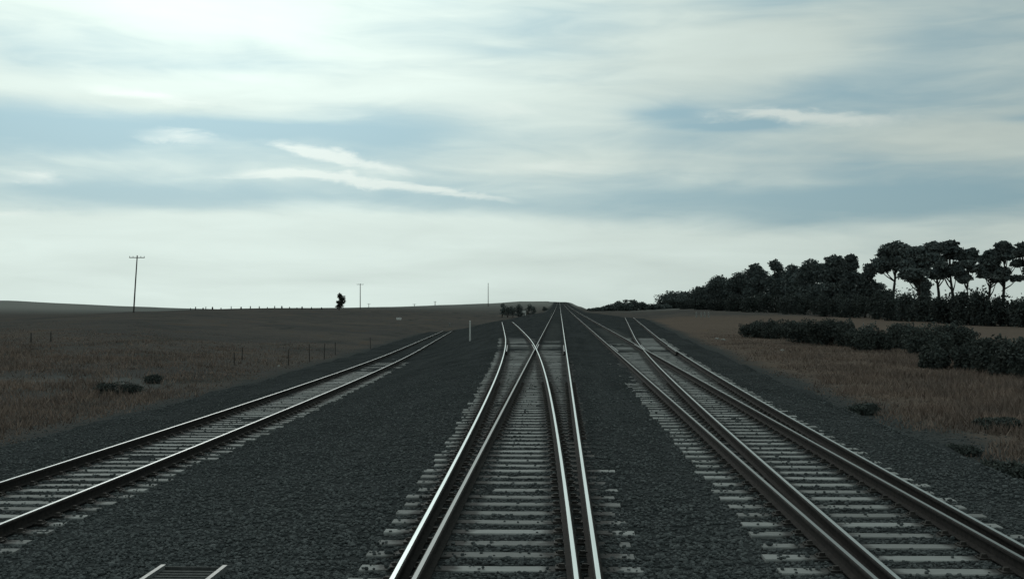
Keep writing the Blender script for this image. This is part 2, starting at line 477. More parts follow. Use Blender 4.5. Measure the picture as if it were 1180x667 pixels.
# far country: heights along sight columns (photo x): (distance, height)
TY = np.array([40, 60, 110, 150, 200, 240, 300, 450, 600, 750, 900, 1100, 1800, 4000, 9000], float)
TAB = {
    -900: [-.8, -.8, -.4, -.1, .2, .3, 0, -1, -1, 1, 4, 7, 9, -10, -60],
    0:    [-.9, -.9, -.35, -.1, -.5, -1.0, -2, -3, -2.4, -.6, 2.0, 4.1, 3, -20, -80],
    75:   [-.95, -.95, -.45, 0, .1, -.2, -1, -2.6, -3, -1.8, -.4, .9, -1, -22, -80],
    150:  [-1, -1, -.6, -.1, .33, .5, .1, -1.6, -2.6, -3, -2.6, -1.8, -4, -24, -80],
    225:  [-1.1, -1.1, -1.0, -.8, -.4, -.1, .0, -.3, -1.2, -2.5, -3.4, -3.4, -8, -26, -80],
    300:  [-1.2, -1.2, -1.5, -1.5, -1.3, -1.1, -.8, -.1, -.4, -2.2, -4, -5, -9, -28, -80],
    450:  [-1.3, -1.3, -1.7, -2.2, -2.6, -2.8, -2.6, -1.0, -.4, -.4, -1.4, -4, -9, -28, -80],
    520:  [-1.3, -1.3, -1.8, -2.4, -2.9, -3.4, -3.6, -2.2, -.6, .6, .6, -1, -8, -28, -80],
    560:  [-1, -1, -1.6, -2, -2.6, -3.6, -4.2, -3.0, -.8, 1.2, 1.5, .6, -8, -28, -80],
    600:  [-.6, -.6, -.8, -.9, -1.6, -3, -4.4, -3.4, -1.0, 1.4, 2.7, 3.3, -6, -28, -80],
    632:  [-.4, -.4, -.5, -.6, -1.0, -2, -3.0, -2.0, -.2, 1.3, 2.6, 3.3, -6, -28, -80],
    655:  [-.4, -.4, -.5, -.5, -.5, -.5, -.5, -.3, 0, .8, 1.8, 2.6, -6, -28, -80],
    668:  [-.4, -.4, -.5, -.5, -.6, -.6, -.7, -.6, -.5, -.4, -.8, -1.5, -9, -28, -80],
    680:  [-.4, -.4, -.5, -.5, -.6, -.8, -1.0, -1.2, -1.5, -2.4, -3.6, -5, -10, -30, -80],
    725:  [-.4, -.4, -.5, -.6, -.8, -1.2, -1.8, -1.8, -1.6, -2, -3, -4, -9, -30, -80],
    800:  [-.5, -.5, -.7, -.7, -.7, -.6, -.5, -.6, -.8, -1, -1.6, -2.4, -8, -30, -80],
    1180: [-.6, -.6, -.8, -.8, -.8, -.8, -.9, -1, -1, -1, -1.4, -2, -6, -30, -80],
    2400: [-.6, -.6, -.8, -.8, -.8, -.8, -.9, -1, -1, -1, -1.4, -2, -6, -30, -80],
}
_LG = np.linspace(math.log(40), math.log(9000), 260)
_PX = np.array(sorted(TAB), float)
_T = []
for px in sorted(TAB):
    q = np.interp(_LG, np.log(TY), TAB[px])
    ker = np.hanning(13); ker /= ker.sum()
    _T.append(np.convolve(np.pad(q, 6, mode='edge'), ker, mode='valid'))
_T = np.array(_T)

def table_z(X, Y):
    Yc = np.clip(Y, 40.0, 9000)
    px = np.clip(VX + FPX * X / np.maximum(Yc, 60.0), _PX[0], _PX[-1])
    i = np.clip(np.searchsorted(_PX, px) - 1, 0, len(_PX) - 2)
    t = (px - _PX[i]) / (_PX[i + 1] - _PX[i]); t = t * t * (3 - 2 * t) * .5 + t * .5
    g = (np.log(Yc) - _LG[0]) / (_LG[1] - _LG[0]); j = np.clip(g.astype(int), 0, len(_LG) - 2); s = g - j
    a = _T[i, j] * (1 - s) + _T[i, j + 1] * s; b_ = _T[i + 1, j] * (1 - s) + _T[i + 1, j + 1] * s
    return a * (1 - t) + b_ * t

def ground_z(X, Y):
    X, Y = np.broadcast_arrays(np.asarray(X, float), np.asarray(Y, float))
    xl, xr = bed_edges(Y)
    d = np.maximum(xl - X, X - xr)                        # >0 outside the bed
    Yc = np.minimum(Y, 1000)
    inner = plane_z(np.clip(X, xl, xr), Yc) + BED_OFF - 0.30
    out = table_z(X, Y) + 0.10 * vnoise(X * .12, Y * .12, 8) * sstep(0, 8, d) + 0.05 * vnoise(X * .5, Y * .5, 9) * sstep(0, 3, d)
    w = sstep(0.3, 7.0, d)
    w = np.maximum(w, sstep(1000, 1100, Y))
    return inner * (1 - w) + out * w

def gz(x, y): return float(ground_z(np.array([x]), np.array([y]))[0])
def bz(x, y): return float(bed_z(np.array([x]), np.array([y]))[0])
def px_x(px, Y): return (px - VX) / FPX * Y

# ------------------------------------------------------------------ ground sheet
def axis(step, lim, grow, far):
    a = list(np.arange(0, lim, step)); s = step
    while a[-1] < far: s *= grow; a.append(a[-1] + s)
    return np.array(a)
xp = axis(0.6, 36, 1.06, 9000); gx = np.concatenate([-xp[:0:-1], xp])
gy = np.concatenate([-axis(2.0, 10, 1.3, 400)[:0:-1], axis(1.0, 110, 1.022, 9500)])
GX, GY = np.meshgrid(gx, gy)
GZ = ground_z(GX, GY)
nx, ny = len(gx), len(gy)
idx = np.arange(nx * ny).reshape(ny, nx)
F = np.stack([idx[:-1, :-1], idx[:-1, 1:], idx[1:, 1:], idx[1:, :-1]], -1).reshape(-1, 4)
me = np_mesh('ground', np.stack([GX, GY, GZ], -1).reshape(-1, 3), F, M_GROUND, True)
xl_, xr_ = bed_edges(GY); dm_ = np.maximum(xl_ - GX, GX - xr_)
me.attributes.new('margin', 'FLOAT', 'POINT').data.foreach_set('value', (1 - np.clip((dm_ - .6) / 2.6, 0, 1)).astype(np.float32).ravel())
g = link('ground', me); tag(g, 'dry grassy paddocks rolling away on both sides of the railway', kind='structure')

# ------------------------------------------------------------------ ballast bed
by = np.concatenate([np.arange(-16, 60, 0.30), axis(0.4, 1, 1.012, 990)[1:] + 60])
NB = 96
tt = np.linspace(0, 1, NB)
xl, xr = bed_edges(by)
wob = 0.35 * vnoise(by * .35, by * 0 + .3, 12) + .18 * vnoise(by * 1.3, by * 0 + .6, 13)
wob2 = 0.35 * vnoise(by * .35, by * 0 + 5.3, 14) + .18 * vnoise(by * 1.3, by * 0 + 7.6, 15)
BX = (xl + wob)[:, None] * (1 - tt) + (xr + wob2)[:, None] * tt
BY = np.repeat(by[:, None], NB, 1)
BZ = bed_z(BX, BY)
lft = np.stack([BX[:, 0] - 1.3, by, BZ[:, 0] - 0.75], -1)[:, None]
rgt = np.stack([BX[:, -1] + 1.3, by, BZ[:, -1] - 0.75], -1)[:, None]
V = np.concatenate([lft, np.stack([BX, BY, BZ], -1), rgt], 1)
nr, nc = V.shape[:2]; idx = np.arange(nr * nc).reshape(nr, nc)
F = np.stack([idx[:-1, :-1], idx[:-1, 1:], idx[1:, 1:], idx[1:, :-1]], -1).reshape(-1, 4)
g = link('ballast_bed', np_mesh('ballast_bed', V.reshape(-1, 3), F, M_BALLAST, True))
tag(g, 'wide bed of dark crushed stone ballast under the railway lines', kind='structure')

# ------------------------------------------------------------------ rails
PROF = [(-.072, -.160), (-.072, -.150), (-.012, -.134), (-.009, -.048), (-.036, -.036), (-.036, -.010), (-.021, 0.0),
        (.021, 0.0), (.036, -.010), (.036, -.036), (.009, -.048), (.012, -.134), (.072, -.150), (.072, -.160)]
TOPSEG = {6}
def rail(parent, xf, zf, off, y0, y1, head, dz=0.0, step=2.5, name='rail', label=None):
    n = max(2, int((y1 - y0) / step) + 1)
    ys = np.linspace(y0, y1, n); xs = xf(ys) + off; zs = zf(ys) + dz
    mb = MB(); P = len(PROF)
    vs = [(xs[i] + a, ys[i], zs[i] + b_) for i in range(n) for (a, b_) in PROF]
    fs, ms = [], []
    for i in range(n - 1):
        for k in range(P):
            fs.append((i * P + k, i * P + (k + 1) % P, (i + 1) * P + (k + 1) % P, (i + 1) * P + k)); ms.append(1 if k in TOPSEG else 0)
    fs.append(tuple(range(P - 1, -1, -1))); fs.append(tuple((n - 1) * P + k for k in range(P))); ms += [0, 0]
    mb.v, mb.f, mb.m = vs, fs, ms
    # profile runs left-to-right seen from the start, so faces point outwards after this flip
    mb.f = [tuple(reversed(f)) for f in mb.f]
    o = mb.build(name, [M_RUST, head], parent)
    if label: o['label'] = label
    return o

# sleepers: three weathered timber shapes of unit length, scaled to length
def sleeper_mesh(i, mat):
    r = random.Random(i); mb = MB()
    w, h = 0.25, 0.13; c = 0.012
    n = 4; secs = []
    for k in range(n + 1):
        x = -0.5 + k / n
        dw, dh, dy_ = r.uniform(-.008, .008), r.uniform(-.006, .004), r.uniform(-.008, .008)
        secs.append([(x, -w / 2 - dw + dy_, -h), (x, -w / 2 - dw + dy_, dh - c), (x, -w / 2 - dw + dy_ + c, dh),
                     (x, w / 2 + dw + dy_ - c, dh), (x, w / 2 + dw + dy_, dh - c), (x, w / 2 + dw + dy_, -h)])
    vs = [q for s in secs for q in s]; fs = []
    for k in range(n):
        for j in range(5): fs.append((k * 6 + j, (k + 1) * 6 + j, (k + 1) * 6 + j + 1, k * 6 + j + 1))
    fs.append((0, 1, 2, 3, 4, 5)); fs.append(tuple(n * 6 + j for j in (5, 4, 3, 2, 1, 0)))
    mb.add(vs, fs); me = mb.mesh('sleeper'); me.materials.append(mat); return me

SPACING = 0.64
sleeper_boxes = []          # for the stones: (x0, x1, y)
def sink(y): return (random.uniform(0, 1.0) + .6 * float(sstep(70, 96, y))) * .046 * float(sstep(46, 84, y)) if y > 46 else 0.0
def put_sleeper(parent, meshes, x0, x1, y, z, rz=0.0):
    o = link('sleeper', random.choice(meshes), parent)
    o.location = ((x0 + x1) / 2, y, z + SLEEPER_TOP - random.uniform(0, .012) - sink(y))
    o.scale = (x1 - x0, random.uniform(.94, 1.06), 1)
    o.rotation_euler = (0, random.uniform(-.003, .003), rz + random.uniform(-.008, .008))
    sleeper_boxes.append((x0, x1, y))
    return o

def sleeper_stuff(parent, mat, items):
    vs, fs = [], []
    box = np.array([(sx * .5, sy * .125, sz) for sz in (-.13, 0) for sx, sy in ((-1, -1), (1, -1), (1, 1), (-1, 1))])
    bf = np.array([(4, 5, 6, 7), (0, 1, 5, 4), (1, 2, 6, 5), (2, 3, 7, 6), (3, 0, 4, 7)])
    for i, (x0, x1, y, z, rz) in enumerate(items):
        b_ = box.copy(); b_[:, 0] *= (x1 - x0); c, s = math.cos(rz), math.sin(rz)
        q = np.stack([b_[:, 0] * c - b_[:, 1] * s + (x0 + x1) / 2, b_[:, 0] * s + b_[:, 1] * c + y, b_[:, 2] + z + SLEEPER_TOP - sink(y)], -1)
        vs.append(q); fs.append(bf + 8 * i)
    o = link('far_sleepers', np_mesh('far_sleepers', np.concatenate(vs), np.concatenate(fs), mat), parent)
    o['kind'] = 'stuff'; return o

plate_cache = {}
def plate_mesh():
    if 'p' not in plate_cache:
        mb = MB()
        mb.box((0, 0, .004), (.36, .17, .016))
        for s in (-1, 1):
            mb.box((s * .115, 0, .028), (.075, .06, .034), taper=.7)
            mb.box((s * .155, .045, .018), (.03, .03, .022), taper=.8)
        me = mb.mesh('base_plate'); me.materials.append(M_PLATE); plate_cache['p'] = me
    return plate_cache['p']

def put_plates(parent, y, lst, rz=0.0):
    done = []
    for (x, z) in sorted(lst):
        if any(abs(x - q) < .40 for q in done): continue
        done.append(x)
        o = link('base_plate', plate_mesh(), parent); o.location = (x, y, z + SLEEPER_TOP); o.rotation_euler = (0, 0, rz)

def slope(xf, y): return float((xf(y + 1) - xf(y - 1)) / 2)
R1 = lambda f, y: float(f(np.array([y]))[0])

def turnout(name, label, xs, xd, zs, zd, sgn, mat, heads, gl, gr):
    """A straight line and one that leaves it (sgn -1 left, +1 right)."""
    t = thing(name, label, 'railway track', (R1(xs, 12), 12, SLEEPER_TOP), 'railway lines side by side')
    h_so, h_sc, h_do, h_dc = heads
    # straight line: outer stock rail and inner closure rail; diverging: outer stock and inner closure
    rail(t, xs, zs, -sgn * HG, 2, 985, h_so, step=6)
    rail(t, xs, zs, sgn * HG, 2, 985, h_sc, step=6)
    rail(t, xd, zd, sgn * HG, 2, 292, h_do, 0.002)
    rail(t, xd, zd, -sgn * HG, 2, 292, h_dc, 0.002)
    # check rails beside the outer rails and wing rails at the crossing
    ysf = 66.4
    rail(t, xs, zs, -sgn * (HG - .105), ysf - 5, ysf + 4, M_DULL, 0.012, name='check_rail')
    rail(t, xd, zd, sgn * (HG - .105), ysf - 5, ysf + 4, M_DULL, 0.012, name='check_rail')
    rail(t, xs, zs, sgn * (HG - .10), ysf - 1.5, ysf + 6, M_DULL, -0.003, name='wing_rail')
    rail(t, xd, zd, -sgn * (HG - .10), ysf - 1.5, ysf + 6, M_DULL, -0.004, name='wing_rail')
    meshes = [sleeper_mesh(i, mat) for i in range(4)]
    far, count = [], 0
    y = 5.2
    while y < 985:
        a, b_ = R1(xs, y), R1(xd, y); z1, z2 = R1(zs, y), R1(zd, y)
        lo, hi = (b_, a) if sgn < 0 else (a, b_)
        jl, jr = random.uniform(-.07, .07), random.uniform(-.07, .07)
        if y < 92:
            put_sleeper(t, meshes, lo - HG - gl + jl, hi + HG + gr + jr, y, 0.0); count += 1
        else:
            x0, x1 = a - HG - .5 + jl, a + HG + .5 + jr
            if count < 296: put_sleeper(t, meshes, x0, x1, y, z1); count += 1
            else: far.append((x0, x1, y, z1, 0.0))
            if y < 290:
                x0, x1 = b_ - HG - .5 + jr, b_ + HG + .5 + jl; rz = -slope(xd, y)
                if count < 296: put_sleeper(t, meshes, x0, x1, y + .02, z2, rz); count += 1
                else: far.append((x0, x1, y + .02, z2, rz))
        if y < 40:
            put_plates(t, y, [(a - HG, z1), (a + HG, z1), (b_ - HG, z2), (b_ + HG, z2)])
        y += SPACING
    sleeper_stuff(t, mat, far)
    return t

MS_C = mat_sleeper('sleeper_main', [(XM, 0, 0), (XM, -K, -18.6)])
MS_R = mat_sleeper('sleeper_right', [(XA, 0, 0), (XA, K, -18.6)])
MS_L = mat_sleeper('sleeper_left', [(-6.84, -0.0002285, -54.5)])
M_MID = mat_railhead('railhead_worn', (0.27, 0.295, 0.295), 0.42)
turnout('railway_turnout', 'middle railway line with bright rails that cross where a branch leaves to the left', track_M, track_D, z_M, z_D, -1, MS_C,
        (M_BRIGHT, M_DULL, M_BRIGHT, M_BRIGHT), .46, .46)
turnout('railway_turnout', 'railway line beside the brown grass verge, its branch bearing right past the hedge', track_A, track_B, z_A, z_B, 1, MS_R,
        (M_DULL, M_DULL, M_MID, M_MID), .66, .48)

tl = thing('railway_track', 'single plain railway line curving left beside the open paddock', 'railway track', (R1(track_L, 15), 15, z_L(15) + SLEEPER_TOP), 'railway lines side by side')
rail(tl, track_L, z_L, -HG, 2, 285, M_MID); rail(tl, track_L, z_L, HG, 2, 285, M_MID)
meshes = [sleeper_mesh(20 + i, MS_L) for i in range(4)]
y, far, n = 6.0, [], 0
while y < 284:
    c = R1(track_L, y); z = R1(z_L, y); rz = -slope(track_L, y)
    x0, x1 = c - HG - .48 + random.uniform(-.06, .06), c + HG + .52 + random.uniform(-.1, .1)
    if n < 296: put_sleeper(tl, meshes, x0, x1, y, z, rz); n += 1
    else: far.append((x0, x1, y, z, rz))
    if y < 40: put_plates(tl, y, [(c - HG, z), (c + HG, z)], rz)
    y += SPACING
sleeper_stuff(tl, MS_L, far)

# ------------------------------------------------------------------ loose ballast stones (uncountable)
def stones(n):
    gr_ = (1 + 5 ** .5) / 2
    ico = np.array([(-1, gr_, 0), (1, gr_, 0), (-1, -gr_, 0), (1, -gr_, 0), (0, -1, gr_), (0, 1, gr_), (0, -1, -gr_), (0, 1, -gr_),
                    (gr_, 0, -1), (gr_, 0, 1), (-gr_, 0, -1), (-gr_, 0, 1)]) / 1.9
    icf = np.array([(0, 11, 5), (0, 5, 1), (0, 1, 7), (0, 7, 10), (0, 10, 11), (1, 5, 9), (5, 11, 4), (11, 10, 2), (10, 7, 6), (7, 1, 8),
                    (3, 9, 4), (3, 4, 2), (3, 2, 6), (3, 6, 8), (3, 8, 9), (4, 9, 5), (2, 4, 11), (6, 2, 10), (8, 6, 7), (9, 8, 1)])
    m = n * 3
    Y = 9.6 + (rng.beta(0.9, 2.2, m)) * 52
    px = rng.uniform(-60, 1240, m)
    X = px_x(px, Y)
    xl, xr = bed_edges(Y); ok = np.maximum(xl - X, X - xr) < 3.2 * rng.uniform(0, 1, m) ** 1.6
    # keep most sleeper tops clear
    sb = np.array(sleeper_boxes); sy = sb[:, 2]
    order = np.argsort(sy); sb = sb[order]; sy = sy[order]
    on = np.zeros(m, bool)
    for (x0, x1, yy) in sb[sy < 62]:
        on |= (np.abs(Y - yy) < .135) & (X > x0) & (X < x1)
    # sleeper ends outside the rails lie partly under stone
    keep = ~on | (rng.uniform(0, 1, m) < 0.045)
    railx = [track_M(Y) - HG, track_M(Y) + HG, track_D(Y) - HG, track_D(Y) + HG, track_A(Y) - HG, track_A(Y) + HG, track_B(Y) - HG, track_B(Y) + HG, track_L(Y) - HG, track_L(Y) + HG]
    nearest = np.min([np.abs(X - r) for r in railx], 0)
    keep &= (nearest > .10)
    outside = np.ones(m, bool)
    for f, h in ((track_M, HG), (track_D, HG), (track_A, HG), (track_B, HG), (track_L, HG)): outside &= np.abs(X - f(Y)) > h
    keep |= on & outside & (rng.uniform(0, 1, m) < .16) & (nearest > .1)
    s = np.flatnonzero(ok & keep)[:n]; X, Y, on = X[s], Y[s], on[s]; k = len(s)
    xl, xr = bed_edges(Y); d = np.maximum(np.maximum(xl - X, X - xr), 0)
    rad = rng.uniform(.012, .028, k) * np.where(rng.uniform(0, 1, k) < .06, 1.5, 1)
    Z = np.where(on, plane_z(X, Y) + SLEEPER_TOP - .004, np.maximum(bed_z(np.clip(X, xl, xr), Y) - d * .577, ground_z(X, Y))) + rad * .35
    ang = rng.uniform(0, 6.28, k); sc = rng.uniform(.65, 1.25, (k, 3)); sc[:, 2] *= .75
    P = ico[None] * sc[:, None] * rad[:, None, None] * rng.uniform(.82, 1.15, (k, 12, 1))
    c, s_ = np.cos(ang)[:, None], np.sin(ang)[:, None]
    Q = np.stack([P[..., 0] * c - P[..., 1] * s_ + X[:, None], P[..., 0] * s_ + P[..., 1] * c + Y[:, None], P[..., 2] + Z[:, None]], -1)
    Fs = (icf[None] + 12 * np.arange(k)[:, None, None]).reshape(-1, 3)
    me = np_mesh('loose_ballast', Q.reshape(-1, 3), Fs, M_STONE)
    at = me.attributes.new('shade', 'FLOAT', 'POINT')
    at.data.foreach_set('value', np.repeat(rng.uniform(0, 1, k) ** 1.3, 12).astype(np.float32))
    o = link('loose_ballast', me)
    tag(o, 'loose dark crushed stones lying between and beside the rails', 'gravel', kind='stuff')
stones(74000)

# ------------------------------------------------------------------ cable pit cover beside the track
px0, px1, py0, py1 = -4.06, -3.42, 11.35, 12.35
zc = bz(-3.7, 12) + .02
pt = thing('drain_grate', 'grey slatted metal pit cover with pale edge bars lying in the ballast', 'pit cover', ((px0 + px1) / 2, (py0 + py1) / 2, zc))
for xe in (px0, px1):
    mb = MB(); mb.box((xe, (py0 + py1) / 2, zc + .03), (.045, py1 - py0, .10)); mb.build('edge_bar', M_GALV, pt)
for ye in (py0, py1):
    mb = MB(); mb.box(((px0 + px1) / 2, ye, zc + .018), (px1 - px0 - .045, .03, .08)); mb.build('end_bar', M_GRATE, pt)
k = 0; yy = py0 + .05
while yy < py1 - .03:
    mb = MB(); mb.box(((px0 + px1) / 2, yy, zc + .03), (px1 - px0 - .05, .055, .03)); mb.build('slat', M_GRATE, pt); yy += .115
mb = MB(); mb.box(((px0 + px1) / 2, (py0 + py1) / 2, zc - .06), (px1 - px0 - .05, py1 - py0 - .04, .02)); mb.build('pit_floor', M_POSTD, pt)

# ------------------------------------------------------------------ posts, poles
def post(name, label, cat, px, Y, h, w, mat, group=None, cap=True, lean=0.0, yb=None):
    X = px_x(px, Y)
    xl, xr = bed_edges(np.array([Y])); z = bz(X, Y) if xl[0] < X < xr[0] else gz(X, Y)
    mb = MB()
    mb.tube([(X, Y, z - .15), (X + lean * h * .5, Y, z + h * .5), (X + lean * h, Y, z + h)], [w * .55, w * .5, w * .46], 8)
    if cap: mb.tube([(X + lean * h, Y, z + h - .002), (X + lean * h, Y, z + h + w * .5)], [w * .46, w * .15], 8)
    o = mb.build(name, mat); tag(o, label, cat, group)
    return o

post('marker_post', 'slim white marker post standing in ballast between the left line and the branch', 'post', 541.5, 104, 1.70, .12, M_POSTW)

def power_pole(px, Y, ztop_py, label, arm, h=None, dist_label=None, lean=0.0, rad=.15):
    X = px_x(px, Y); z = gz(X, Y); zt = CAMH + (VY - ztop_py) / FPX * Y
    t = thing('power_pole', label, 'power pole', (X, Y, z), 'wooden poles along the paddock')
    mb = MB(); mb.tube([(X - lean, Y, z - .4), (X, Y, (z + zt) / 2), (X + lean, Y, zt)], [rad, rad * .85, rad * .7], 9); mb.build('pole', M_WOOD, t)
    if arm:
        xa = X + lean
        mb = MB(); mb.box((xa, Y - .16, zt - .45), (arm, .12, .14), rz=.15); a = mb.build('crossarm', M_WOOD, t)
        for q in (-.47, -.25, .25, .47):
            mb = MB(); mb.tube([(xa + q * arm, Y - .16 + q * arm * .15, zt - .385), (xa + q * arm, Y - .16 + q * arm * .15, zt - .28), (xa + q * arm, Y - .16 + q * arm * .15, zt - .14)], [.03, .06, .045], 7)
            mb.build('insulator', M_GLASS, a)
    return t
power_pole(150, 232, 293.5, 'tall wooden power pole with short crossarm on the brow of the paddock', 2.9, lean=.35)
power_pole(414, 530, 326.5, 'distant crossarmed power pole beside the lone leafy tree', 2.9, rad=.20)
power_pole(562.5, 660, 326, 'thin bare pole without crossarm on the rise behind the branch line', 0, rad=.20)
power_pole(424, 1000, 349.5, 'tiny far pole just behind the pole by the lone tree', 3.0, rad=.28)
power_pole(477, 1000, 350, 'tiny far pole on the skyline, between lone tree and thin bare pole', 3.0, rad=.28)
power_pole(501, 900, 347.0, 'small far skyline pole next along towards the thin bare pole', 2.0, rad=.28)

fx = [215, 221, 230, 233, 241, 251, 263, 274.5, 285.5, 296, 305.5, 314, 322.5, 331.5, 340, 346, 357, 369]
for i, q in enumerate(fx):
    post('fence_post', 'dark fence post on the paddock skyline, %s counted towards the lone tree' % ORD[i], 'fence post', q, 452 + (q - 215) * .3,
         random.uniform(.5, 1.1), random.choice((.3, .4, .6)), M_POSTD, 'fence posts on the paddock skyline', lean=random.uniform(-.1, .1))
for i, (q, Y, h) in enumerate(((26.5, 92, .75), (50, 94, .7))):
    post('fence_post', ['short dark stake in the left paddock, farther from the lines', 'short dark stake in the left paddock, nearer to the lines'][i], 'stake', q, Y, h, .12, M_WOOD, 'two short stakes in the left paddock')
for i, (q, Y, h) in enumerate(((267, 72, .75), (276, 78, .8), (330, 76, 1.0), (355, 83, 1.2), (372, 88, 1.1), (385, 98, 1.0), (426, 118, 1.1))):
    post('fence_post', 'thin weathered post in grass by the left line, %s going up the line' % ORD[i], 'fence post', q, Y, h, .07, M_WOOD, 'lineside fence posts on the left', lean=random.uniform(-.04, .04))
for i, q in enumerate((801.5, 807, 811, 815.5)):
    post('marker_post', 'pale short post before the dark tree belt, %s from the branch line' % ORD[i], 'post', q, 250, 1.0, .30, M_ROCK, 'pale posts before the dark tree belt')
for i, q in enumerate((991, 996.5, 1001)):
    post('marker_post', ['tallest of three pale posts just behind the low hedge', 'middle one of three pale posts behind the low hedge', 'pale post behind the hedge, last of three away from the lines'][i], 'post', q, 128, .95 if q < 995 else .75, .13, M_GALV, 'pale posts behind the hedge')

# pale stones in the grass
def rock(px, Y, r, label, flat=.6, group=None, elong=1.0):
    X = px_x(px, Y); z = gz(X, Y); mb = MB()
    n, rings = 9, 5; vs = []
    for i in range(rings):
        t = i / (rings - 1); rr = math.cos(t * 1.45) * r
        for k in range(n):
            a = 2 * math.pi * k / n; q = rr * random.uniform(.8, 1.15)
            vs.append((X + math.cos(a) * q * elong, Y + math.sin(a) * q, z - .05 + math.sin(t * 1.45) * r * flat))
    fs = [(i * n + k, i * n + (k + 1) % n, (i + 1) * n + (k + 1) % n, (i + 1) * n + k) for i in range(rings - 1) for k in range(n)]
    fs.append(tuple((rings - 1) * n + k for k in range(n)))
    mb.add(vs, fs); o = mb.build('stone', M_ROCK); tag(o, label, 'stone', group)
rock(319, 74, .16, 'small pale stone lying in the left grass below the skyline posts', 1.0, elong=.7)
rock(382, 62, .13, 'small pale stone at the edge of the left ballast shoulder', .9)
rock(825, 104, .22, 'pale stone of a pair in brown grass, the one nearer the branch line', .8, 'pale stones on the right verge')
rock(832, 101, .22, 'pale stone of a pair in brown grass, the one nearer the hedge', .8, 'pale stones on the right verge')
rock(899, 78, .17, 'small pale stone in front of the hedge on the right', .8)
for i, (q, Y, r) in enumerate(((1136, 39.8, .13), (1142, 40.5, .20), (1152, 41.5, .28), (1163, 42.0, .16))):
    rock(q, Y, r, ['smallest pale stone of the cluster in brown grass before the hedge', 'pale flat stone beside the smallest one of the verge cluster', 'largest pale flat stone of the cluster in brown grass', 'pale stone of the verge cluster on its hedge side'][i], .35, 'cluster of pale stones on the verge', 1.4)

# white water trough / sheet lying in the far paddock
X, Y = px_x(459, 330), 330.0; z = gz(X, Y)
t = thing('water_trough', 'small whitish water trough in the far left paddock', 'trough', (X, Y, z))
mb = MB(); mb.box((X, Y, z + .35), (1.25, .8, .62), taper=1.05); b0 = mb.build('basin', M_WHITE, t)
mb = MB(); mb.box((X, Y, z + .675), (1.32, .86, .03)); mb.build('rim', M_GALV, t)
post('marker_post', 'tiny pale post in grass beside the far end of the left line', 'post', 518, 300, .8, .3, M_GALV)

# ------------------------------------------------------------------ foliage
def leaf_cloud(blobs, n, size, seed, hollow=.35):
    """Triangular leaf clumps through ellipsoids (cx,cy,cz,rx,ry,rz)."""
    r = np.random.default_rng(seed); bl = np.array(blobs)
    vol = (bl[:, 3] * bl[:, 4] * bl[:, 5]) ** .67
    ch = r.choice(len(bl), n, p=vol / vol.sum())
    d = r.normal(size=(n, 3)); d /= np.linalg.norm(d, axis=1)[:, None]
    rad = hollow + (1 - hollow) * r.uniform(0, 1, n) ** .5
    rad *= 1 + .07 * r.normal(size=n)
    lump = 1 + .22 * np.sin(d[:, 0] * 5 + ch) * np.cos(d[:, 1] * 4 + ch * 2) + .12 * np.sin(d[:, 2] * 7 + ch * 3)
    c = bl[ch, :3] + d * bl[ch, 3:] * (rad * lump)[:, None]
    a = r.normal(size=(n, 3)); a /= np.linalg.norm(a, axis=1)[:, None]
    b_ = np.cross(a, r.normal(size=(n, 3))); b_ /= np.linalg.norm(b_, axis=1)[:, None]
    s = size * r.uniform(.5, 1.4, n)[:, None]
    v = np.stack([c - a * s, c + b_ * s * .55, c + a * s, c - b_ * s * .55], 1)
    f = np.arange(4 * n).reshape(n, 4)
    return v.reshape(-1, 3), f

def foliage(name, blobs, n, size, seed, mat, parent, hollow=.35):
    v, f = leaf_cloud(blobs, n, size, seed, hollow)
    return link(name, np_mesh(name, v, f, mat), parent)

